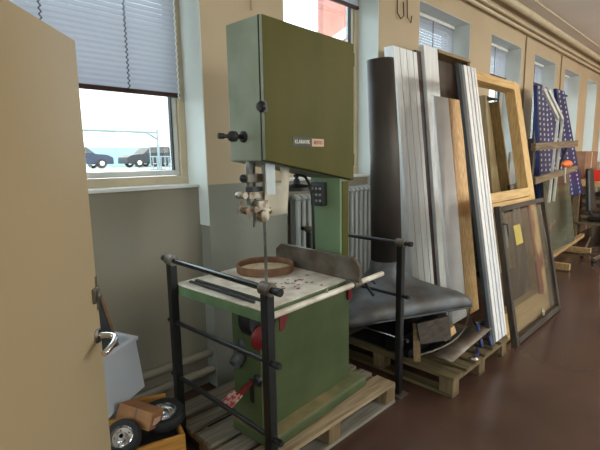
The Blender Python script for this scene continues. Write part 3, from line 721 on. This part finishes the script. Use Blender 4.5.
# ------------------------------------------------------------------ far right: rack of panes, blue panels, clutter
rk = thing('timber_rack', 'timber rack with two long rails holding leaning glass panes', 'rack', (6.4,1.8,0))
def rb(p0, p1, w_, h_, nm='rail', m='rail_wood'): return MB().bar(p0, p1, w_, h_).build(nm, m, rk, world=True, bevel=.004)
rb((5.42,1.70,1.70),(7.20,1.70,1.765), .05, .085)
rb((5.50,1.70,1.31),(7.30,1.70,1.42), .05, .075)
rb((5.52,1.75,.0),(5.50,1.75,1.80), .06, .07, 'post', 'weathered')
rb((7.26,2.3,.0),(7.22,1.8,1.80), .03, .03, 'brace', 'weathered')
rb((6.78,1.56,.06),(6.78,2.35,.06), .08, .09, 'foot', 'beam_wood'); rb((8.15,1.60,.06),(8.15,2.35,.06), .08, .09, 'foot', 'beam_wood')
rb((6.82,1.86,.13),(9.3,1.98,.13), .07, .06, 'base_beam', 'beam_wood')
for k, (xa, xb_, ya, yt, zt, mm, lab) in enumerate(((6.98,8.42,1.90,2.04,1.29,'dark_glass','large dark glass pane leaning at the front of the rack'),(6.40,7.5,2.08,2.2,1.22,'dusty_glass','smaller glass pane behind the large pane on the rack'),(5.62,6.35,1.84,2.0,1.25,'dusty_glass','glass pane standing nearest the pine window frame'))):
    g = thing('glass_pane', lab, 'glass', ((xa+xb_)/2, ya, .16), group='glass panes leaning on the rack')
    z0 = .162
    MB().hexa([(xa,ya,z0),(xb_,ya,z0),(xb_,ya+.008,z0),(xa,ya+.008,z0),(xa-.05,yt,zt),(xb_-.1,yt,zt+.04),(xb_-.1,yt+.008,zt+.04),(xa-.05,yt+.008,zt)]).build('pane', mm, g, world=True)
    MB().bar((xa-.006,ya,z0),(xa-.056,yt,zt), .022, .03).build('edge_strip', 'board_black', g, world=True)
hk = MB().tube([(6.86,1.86,.62),(6.99,1.85,.63),(7.05,1.86,.66)], .012, 6).tube([(6.86,1.86,.62),(6.84,1.86,.54)], .01, 6).build('pane_clamp', 'cardboard_far', smooth=True)
tag(hk, 'small brown clamp hooked on the edge of the large dark pane', 'clamp')
# blue perforated panels
def blue(xb, xt, yb, yt, zt, lab, zb=.9):
    r = thing('perforated_panel', lab, 'panel', ((xb[0]+xb[1])/2, yb, zb), group='blue perforated metal panels against the wall')
    lean('sheet', 'blue_panel', r, xb, xt, yb, zb, yt, zt, .05)
    m = MB(); rows = int((zt-zb)/.075); cols = max(2, int(abs(xt[1]-xt[0])/.16))
    for i in range(rows):
        t = (i+.5)/rows
        for j in range(cols):
            if cols > 3 and j % 3 == 1: continue
            s = (j+.5)/cols; x = lerp(lerp(*xb,s), lerp(*xt,s), t); y = lerp(yb,yt,t)-.003; zz = lerp(zb,zt,t)
            m.box((x-.024,y-.002,zz-.017),(x+.024,y+.002,zz+.017))
    m.build('holes', 'hole_white', r, world=True)['kind'] = 'stuff'
blue((6.9,7.5), (7.05,7.55), 2.02, 2.22, 2.63, 'left blue perforated metal panel standing behind the timber rack')
blue((7.62,8.45), (7.62,8.0), 2.05, 2.24, 2.52, 'middle blue perforated metal panel behind the white angled bars')
blue((8.5,9.5), (8.10,8.55), 2.06, 2.25, 2.68, 'right blue perforated metal panel leaning outward beside the window')
for k, lab in enumerate(('left white angled metal bar in front of the blue panels', 'right white angled metal bar in front of the blue panels')):
    xo = k*.22
    o = MB().bar((6.60-xo,1.93,2.47),(7.30-xo,1.92,2.12), .03, .05).bar((7.30-xo,1.92,2.12),(7.0-xo,1.88,.95), .03, .05).build('angled_bar', 'bar_white')
    tag(o, lab, 'bar', 'white angled bars before the blue panels')
for k, (xx, lab) in enumerate(((6.0,'left pale grey upright board under the upper rack rail'),(6.9,'right pale grey upright board under the upper rack rail'))):
    o = MB().hexa([(xx+.2,2.24,.0),(xx+.6,2.24,.0),(xx+.6,2.27,.0),(xx+.2,2.27,.0),(xx+.30,2.26,1.66),(xx+.50,2.26,1.66),(xx+.50,2.29,1.66),(xx+.30,2.29,1.66)]).build('grey_board', 'radiator_grey')
    tag(o, lab, 'board', 'pale boards in the rack')
o = thing('orange_clamp', 'orange plastic clamp resting on the lower rack rail', 'clamp', (6.75,1.69,1.42))
MB().ball((6.70,1.67,1.485), .07, (2.9,.7,.75), 8).build('body', 'orange', o, world=True, smooth=True)
MB().tube([(6.62,1.66,1.45),(6.55,1.65,1.35),(6.60,1.65,1.24)], .012, 6).build('hook', 'bar_white', o, world=True, smooth=True)
o = thing('storage_tub', 'turquoise plastic tub seen between the pine frame and the timber rack', 'tub', (6.2,2.2,0))
MB().box((6.4,2.34,.95),(7.9,2.44,1.36)).build('tub_wall', 'turquoise', o, world=True, bevel=.02)
MB().box((6.38,2.33,1.361),(7.92,2.45,1.40)).build('rim', 'bar_white', o, world=True, bevel=.006)
MB().box((6.42,2.35,.0),(6.5,2.43,.949)).box((7.8,2.35,.0),(7.88,2.43,.949)).build('leg', 'bar_white', o, world=True)

# office chair
ch = thing('office_chair', 'black office chair with chrome star base beyond the glass panes', 'chair', (7.75,1.33,0), R(90))
MB().box((-.24,-.24,.62),(.24,.24,.70)).build('seat', 'black_plastic', ch, bevel=.03, seg=4)
bk = MB(); bk.hexa([(.20,-.20,.76),(.26,-.20,.76),(.26,.20,.76),(.20,.20,.76),(.27,-.13,1.40),(.33,-.13,1.40),(.33,.13,1.40),(.27,.13,1.40)]); bk.build('backrest', 'black_plastic', ch, bevel=.028, seg=4)
MB().bar((.20,0,.66),(.27,0,.80), .06, .02).build('back_bracket', 'black_plastic', ch)
for s in (-1,1): MB().tube([(.05,.25*s,.66),(.05,.29*s,.66),(.05,.29*s,.88),(-.15,.29*s,.90)], .018, 8).build('armrest', 'black_plastic', ch, smooth=True)
MB().tube([(0,0,.12),(0,0,.63)], .028, 12).build('gas_lift', 'chrome', ch, smooth=True)
sb_ = MB()
for k in range(5):
    a = k*2*PI/5; sb_.bar((0,0,.12),(.30*math.cos(a),.30*math.sin(a),.075), .045, .03)
sb_.build('star_base', 'chrome', ch)
for k in range(5):
    a = k*2*PI/5; MB().lathe([(0,-.02),(.028,-.02),(.03,0),(.028,.02),(0,.02)], (.30*math.cos(a),.30*math.sin(a),.03), (-math.sin(a),math.cos(a),0), 14).build('castor', 'black_plastic', ch, smooth=True)

# workbench at the right edge with clutter
wb = thing('workbench', 'timber workbench at the right edge stacked with boards', 'workbench', (10.6,1.75,0))
MB().box((9.45,1.35,1.02),(12.0,2.25,1.12)).build('bench_top', 'pine_x', wb, world=True, bevel=.006)
for x in (9.55,11.85):
    for y in (1.42,2.18): MB().box((x-.05,y-.05,0),(x+.05,y+.05,1.02)).build('leg', 'rail_wood', wb, world=True)
MB().box((9.5,1.42,.30),(11.9,2.2,.34)).build('shelf', 'rail_wood', wb, world=True)
for k in range(7):
    o = MB().box((9.62+random.uniform(-.03,.03),1.5+random.uniform(-.02,.02),.342+k*.072),(11.78,2.1,.342+k*.072+.06)).build('stacked_board', 'rail_wood' if k % 2 else 'weathered_x', bevel=.004)
    tag(o, 'brown board in the stack under the workbench top, %s' % ('bottom of the stack','second from the bottom','third from the bottom','middle of the stack','third from the top','second from the top','top of the stack')[k], 'board', 'boards stacked under the workbench')
rd = thing('red_case', 'red plastic case lying on the workbench at the right edge', 'case', (10.4,1.75,1.122))
MB().hexa([(9.5,1.42,1.122),(11.6,1.42,1.122),(11.6,2.1,1.122),(9.5,2.1,1.122),(9.75,1.5,1.32),(11.4,1.5,1.36),(11.4,2.0,1.36),(9.75,2.0,1.32)]).build('lid', 'red_plastic', rd, world=True, bevel=.04, seg=4)
MB().box((10.0,1.405,1.17),(10.35,1.44,1.21)).build('handle', 'black_plastic', rd, world=True, bevel=.005)
cbx = thing('cardboard_box', 'large brown cardboard box against the wall beyond the workbench', 'box', (11.5,2.35,0))
MB().box((10.4,2.27,.0),(11.45,2.47,1.68)).build('box_body', 'cardboard_far', cbx, world=True, bevel=.005)
MB().box((10.9,2.266,.02),(10.95,2.2695,1.66)).build('tape', 'paper', cbx, world=True)
lb = thing('loose_beam', 'pale timber beam on the floor near the office chair', 'beam', (8.9,1.7,0)); MB().bar((8.45,1.42,.045),(9.9,1.30,.045), .09, .09).build('beam', 'beam_wood', lb, world=True, bevel=.004)
for k in range(3):
    o = thing('metal_offcut', ('silver metal offcut on the floor left of the workbench','dark metal offcut behind the silver one on the floor','bright metal offcut beneath the workbench edge')[k], 'offcut', (8.75+.55*k,1.66-.09*k,0.0), group='metal offcuts by the workbench')
    MB().box((-.12,-.05,.0),(.16,.06,.05+.02*k)).tube([(-.2,.1,.02),(.2,.12,.16)], .02, 8).build('offcut', ('chrome','black_paint','steel')[k], o, bevel=.004)

# ------------------------------------------------------------------ lower left: crate, castor wheels, box, bin
cr = thing('wooden_crate', 'yellow brown wooden crate on the floor behind the cream door', 'crate', (.94,1.775,0), R(-16))
def cbx_(a, b, nm, m='crate_wood'): return MB().box(a, b).build(nm, m, cr, bevel=.003)
cbx_((-.42,0,.0),(0,.016,.10),'side_board'); cbx_((-.42,0,.105),(0,.016,.295),'side_board')
cbx_((-.42,.30,.0),(0,.316,.295),'side_board'); cbx_((-.016,.017,.0),(0,.299,.295),'end_board'); cbx_((-.42,.017,.0),(-.404,.299,.295),'end_board')
MB().box((-.403,.017,.0),(-.017,.299,.018)).build('bottom', 'crate_wood', cr)
MB().prism([(-.18+.05*math.cos(t)*1.3, -.001, .215+.018*math.sin(t)) for t in [i*PI/8 for i in range(16)]], (0,.0008,0)).build('hand_slot', 'seam_dark', cr)
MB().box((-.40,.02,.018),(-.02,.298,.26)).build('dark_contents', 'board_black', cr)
def castor(lab, c, nrm, rad):
    r = thing('trolley_wheel', lab, 'wheel', c, group='trolley wheels in the crate')
    q = Vector((0,0,1)).rotation_difference(Vector(nrm).normalized()); r.rotation_mode = 'QUATERNION'; r.rotation_quaternion = q
    k = rad
    MB().lathe([(.60*k,-.024),(.90*k,-.028),(.98*k,-.016),(k,0),(.98*k,.016),(.90*k,.028),(.62*k,.024),(.60*k,-.024)], (0,0,0), (0,0,1), 40).build('tyre', 'rubber', r, smooth=True)
    MB().lathe([(.16*k,-.02),(.62*k,-.018),(.64*k,.022),(.58*k,.026),(.52*k,.008),(.30*k,.004),(.24*k,.012),(.22*k,.026),(.11*k,.028),(.11*k,-.02),(.16*k,-.02)], (0,0,0), (0,0,1), 36).build('hub', 'chrome', r, smooth=True)
    h = MB()
    for i in range(5):
        a = i*2*PI/5; h.lathe([(0,0),(.035*k,0),(.035*k,.004),(0,.004)], (.40*k*math.cos(a),.40*k*math.sin(a),.007), (0,0,1), 8)
    h.build('hub_bolt', 'steel_worn', r)
    return r
castor('silver hubbed black trolley wheel on the right corner of the crate', (.905,1.925,.345), (-.06,-.10,1), .108)
castor('second trolley wheel half hidden by the door edge in front of the crate box', (.675,1.86,.365), (-.35,-.5,.8), .082)
kb = thing('parts_box', 'brown cardboard parts box tipped between the two trolley wheels', 'box', (.79,1.925,.40))
kb.rotation_euler = (R(10), R(20), R(35))
MB().box((-.055,-.09,-.042),(.055,.09,.042)).build('carton', 'cardboard', kb, bevel=.003)
MB().box((-.03,-.0915,-.02),(.035,-.0902,.012)).build('label', 'label_cream', kb)
MB().box((-.0555,-.01,-.0425),(.0555,0,.0425)).build('tape', 'ring_wood', kb)
o = slab('orange_stick', 'orange wooden stick between the parts box and the floor pipes', 'stick', (.86,2.12,.36), (.99,2.06,.36), .03, .02, 'crate_wood')

bn = thing('plastic_bin', 'tilted translucent white plastic bin with loose contents behind the cream door', 'bin', (.75,2.05,.42))
lo = [Vector(p) for p in ((.58,1.915,.425),(.905,2.12,.425),(.82,2.27,.425),(.49,2.07,.425))]
hi = [Vector(p) for p in ((.50,1.86,.73),(.862,2.09,.715),(.775,2.28,.725),(.41,2.06,.74))]
MB().poly(lo+hi, [(0,3,2,1),(0,1,5,4),(1,2,6,5),(2,3,7,6),(3,0,4,7)]).build('bin_body', 'bin_plastic', bn, world=True, solid=.003)
rm = MB()
for i in range(4): rm.bar(hi[i]+(hi[i]-hi[(i+1)%4]).normalized()*.012, hi[(i+1)%4]+(hi[(i+1)%4]-hi[i]).normalized()*.012, .026, .02)
rm.build('rim', 'bin_plastic', bn, world=True, bevel=.005)
c_ = sum(lo, Vector())/4; ins = [c_+(p-c_)*.88+Vector((0,0,.008)) for p in lo]; c2_ = sum(hi, Vector())/4
MB().hexa(ins+[a.lerp(c2_+(b-c2_)*.88, .45) for a, b in zip(ins, hi)]).build('blue_contents', 'blue_inside', bn, world=True, bevel=.01)
MB().ball((.70,2.09,.69), .05, (1.3,1,.6), 8).build('white_rag', 'paper', bn, world=True, smooth=True)
MB().box((.62,2.03,.66),(.67,2.08,.71)).build('dark_item', 'black_plastic', bn, world=True, bevel=.01)
o = thing('leaning_board', 'grey board with pale edge standing in the plastic bin', 'board', (.72,2.05,.6))
MB().hexa([(.67,2.06,.66),(.775,2.08,.66),(.775,2.10,.66),(.67,2.08,.66),(.56,1.98,1.03),(.665,2.0,1.05),(.665,2.02,1.05),(.56,2.0,1.03)]).build('board', 'dark_grey_plastic', o, world=True)
MB().hexa([(.775,2.075,.66),(.787,2.075,.66),(.787,2.105,.66),(.775,2.105,.66),(.665,1.995,1.055),(.677,1.995,1.055),(.677,2.025,1.055),(.665,2.025,1.055)]).build('pale_edge', 'ring_wood', o, world=True)

# ------------------------------------------------------------------ outside
GZ = 1.25
struct(MB().box((-30,OY+.05,GZ-.3),(90,90,GZ)).build('ground_outside', 'asphalt'))
tag(MB().box((2,35,GZ+.001),(40,40,GZ+.03)).build('lawn', 'grass'), 'strip of green lawn beyond the parked cars', 'grass', kind='stuff')
bd = thing('warehouse', 'white brick warehouse with blue grey base band across the yard', 'building', (20,45,GZ))
MB().box((-30,45,GZ+1.9),(34,46,14)).build('wall', 'white_brick', bd, world=True)
MB().box((-30,44.95,GZ),(34,46,GZ+1.9)).build('base_band', 'band_blue', bd, world=True)
for x in (5.6,11.8,18.0,24.2): MB().box((x-.03,44.93,GZ),(x+.03,44.99,14)).build('joint', 'band_blue', bd, world=True)
rb_ = thing('brick_house', 'red brick house with white sloping roof edge seen above the bandsaw', 'building', (26,20,GZ))
MB().prism([(22.05,20,GZ),(32,20,GZ),(32,20,16),(22.05,20,16)], (0,.5,0)).build('wall', 'red_brick', rb_, world=True)
MB().bar((21.6,19.7,8.6),(29,19.7,13.2), .5, .45).build('roof_edge', 'sash_white', rb_, world=True)
MB().prism([(21.6,19.6,8.2),(32,19.6,8.2),(32,19.6,14.6)], (0,.3,0)).build('lower_gable', 'red_brick', rb_, world=True)
def rail(lab, segs, rad, name='yard_fence'):
    m = MB()
    for a, b in segs: m.tube([a,b], rad, 8)
    tag(m.build(name, 'fence_metal', smooth=True), lab, 'fence')
rail('tall metal goal-like rail with one post outside the left window', [((0.5,12,2.45),(6.05,12,2.45)),((6.05,12,GZ),(6.05,12,2.55)),((5.7,12,2.45),(6.05,12,2.25))], .035)
gs = [((5.55,11.5,GZ),(5.55,11.5,2.08)),((5.55,11.5,2.06),(9.0,11.5,2.06)),((5.55,11.5,1.75),(9.0,11.5,1.75)),((5.55,11.5,1.40),(9.0,11.5,1.40))]
for k in range(28): gs.append(((5.62+k*.12,11.5,1.40),(5.62+k*.12,11.5,1.75)))
rail('lower barred metal yard gate outside the left window, right of the post', gs, .016, 'yard_gate')
def car(lab, x, y, m, L=4.3, flip=1):
    r = thing('car', lab, 'car', (x,y,GZ), 0, group='cars parked across the yard')
    if flip < 0: r.rotation_euler.z = PI
    P = [(-2.15,.28),(-2.12,.72),(-1.75,.88),(-1.0,.95),(-.45,1.40),(.9,1.45),(1.65,1.02),(2.08,.92),(2.15,.6),(2.12,.28)]
    MB().prism([(a,-.85,b) for a,b in P], (0,1.7,0)).build('body', m, r, bevel=.06, seg=3)
    G = [(-.86,.97),(-.40,1.34),(.82,1.38),(1.35,1.02)]
    MB().prism([(a,-.90,b) for a,b in G], (0,1.80,0)).build('side_windows', 'car_glass', r)
    for a in (-1.35,1.35):
        for b in (-.80,.80):
            wh = MB().lathe([(0,-.1),(.22,-.1),(.31,-.09),(.33,0),(.31,.09),(.22,.1),(0,.1)], (a,b,.33), (0,1,0), 24).build('wheel', 'rubber', r, smooth=True)
            MB().lathe([(0,-.11),(.15,-.108),(.15,.108),(0,.11)], (a,b,.33), (0,1,0), 18).build('wheel_hub', 'chrome', wh, smooth=True)
    return r
car('dark blue parked car nearest the cream door edge', 9.4, 30, 'car_blue', flip=-1)
car('dark parked car right of the lawn gap', 14.6, 30, 'car_black')
car('grey parked car behind the barred gate', 17.2, 33, 'car_grey')

# ------------------------------------------------------------------ unseen fill lamps added to brighten the room (behind and above the viewer)
def lamp(x, y, power, col):
    r = thing('fill_lamp', 'added fill lamp out of view that brightens the workshop', 'lamp', (x,y,CEIL), group='added fill lamps')
    MB().tube([(0,0,-.001),(0,0,-.30)], .01, 8).build('cord', 'black_plastic', r)  # cord and socket dress the added fill light
    MB().lathe([(0,-.28),(.05,-.28),(.07,-.34),(.03,-.36),(0,-.36)], (0,0,0), (0,0,1), 20).build('socket', 'sash_white', r, smooth=True)
    L = bpy.data.lights.new('fill_light', 'POINT'); L.shadow_soft_size = .22; L.energy = power; L.color = col
    o = bpy.data.objects.new('fill_light', L); COL.objects.link(o); o.parent = r; o.location = (0,0,-.95)
WC = (1,.93,.82)
lamp(-1.8, -2.4, 40, WC); lamp(3.4, -2.6, 70, WC); lamp(6.5, -2.0, 150, WC); lamp(10.8, -1.8, 180, WC)

# daylight: portals in the openings guide sampling of the sky
for a, b in WIN:
    L = bpy.data.lights.new('portal', 'AREA'); L.shape = 'RECTANGLE'; L.size = b-a-.1; L.size_y = HEAD-SILL-.1; L.cycles.is_portal = True
    o = bpy.data.objects.new('portal', L); COL.objects.link(o); o.location = ((a+b)/2, OY+.02, (SILL+HEAD)/2)
    o.rotation_euler = (R(-90),0,0)     # -Z of the light looks into the room
L = bpy.data.lights.new('portal', 'AREA'); L.shape = 'RECTANGLE'; L.size = 5.3; L.size_y = 2.4; L.cycles.is_portal = True
o = bpy.data.objects.new('portal', L); COL.objects.link(o); o.location = (XL-.22,-.85,2.15); o.rotation_euler = (R(90),0,R(-90))
L = bpy.data.lights.new('portal', 'AREA'); L.shape = 'RECTANGLE'; L.size = 9.4; L.size_y = 2.1; L.cycles.is_portal = True
o = bpy.data.objects.new('portal', L); COL.objects.link(o); o.location = (7.75,YB-.22,2.2); o.rotation_euler = (R(90),0,0)
sun = bpy.data.lights.new('sun', 'SUN'); sun.energy = 1.0; sun.angle = R(1.5); sun.color = (1,.96,.9)
so = bpy.data.objects.new('sun', sun); COL.objects.link(so); so.rotation_euler = Vector((.35,1.0,-.75)).to_track_quat('-Z','Y').to_euler()

wld = bpy.data.worlds.new('world'); scene.world = wld; wld.use_nodes = True
nt = wld.node_tree; bg = nt.nodes['Background']
sky = nt.nodes.new('ShaderNodeTexSky'); sky.sky_type = 'NISHITA'; sky.sun_disc = False; sky.sun_elevation = R(38); sky.sun_rotation = R(200); sky.dust_density = 3.0
mx = nt.nodes.new('ShaderNodeMix'); mx.data_type = 'RGBA'; mx.inputs['Factor'].default_value = .6
mx.inputs[7].default_value = (.30,.32,.34,1)
sc = nt.nodes.new('ShaderNodeVectorMath'); sc.operation = 'SCALE'; sc.inputs['Scale'].default_value = .06
nt.links.new(sky.outputs[0], sc.inputs[0]); nt.links.new(sc.outputs[0], mx.inputs[6]); nt.links.new(mx.outputs[2], bg.inputs[0])
bg.inputs[1].default_value = 24.0

vs = scene.view_settings
vs.view_transform = 'Standard'; vs.look = 'None'; vs.gamma = 1; vs.exposure = 0.08; vs.use_curve_mapping = False
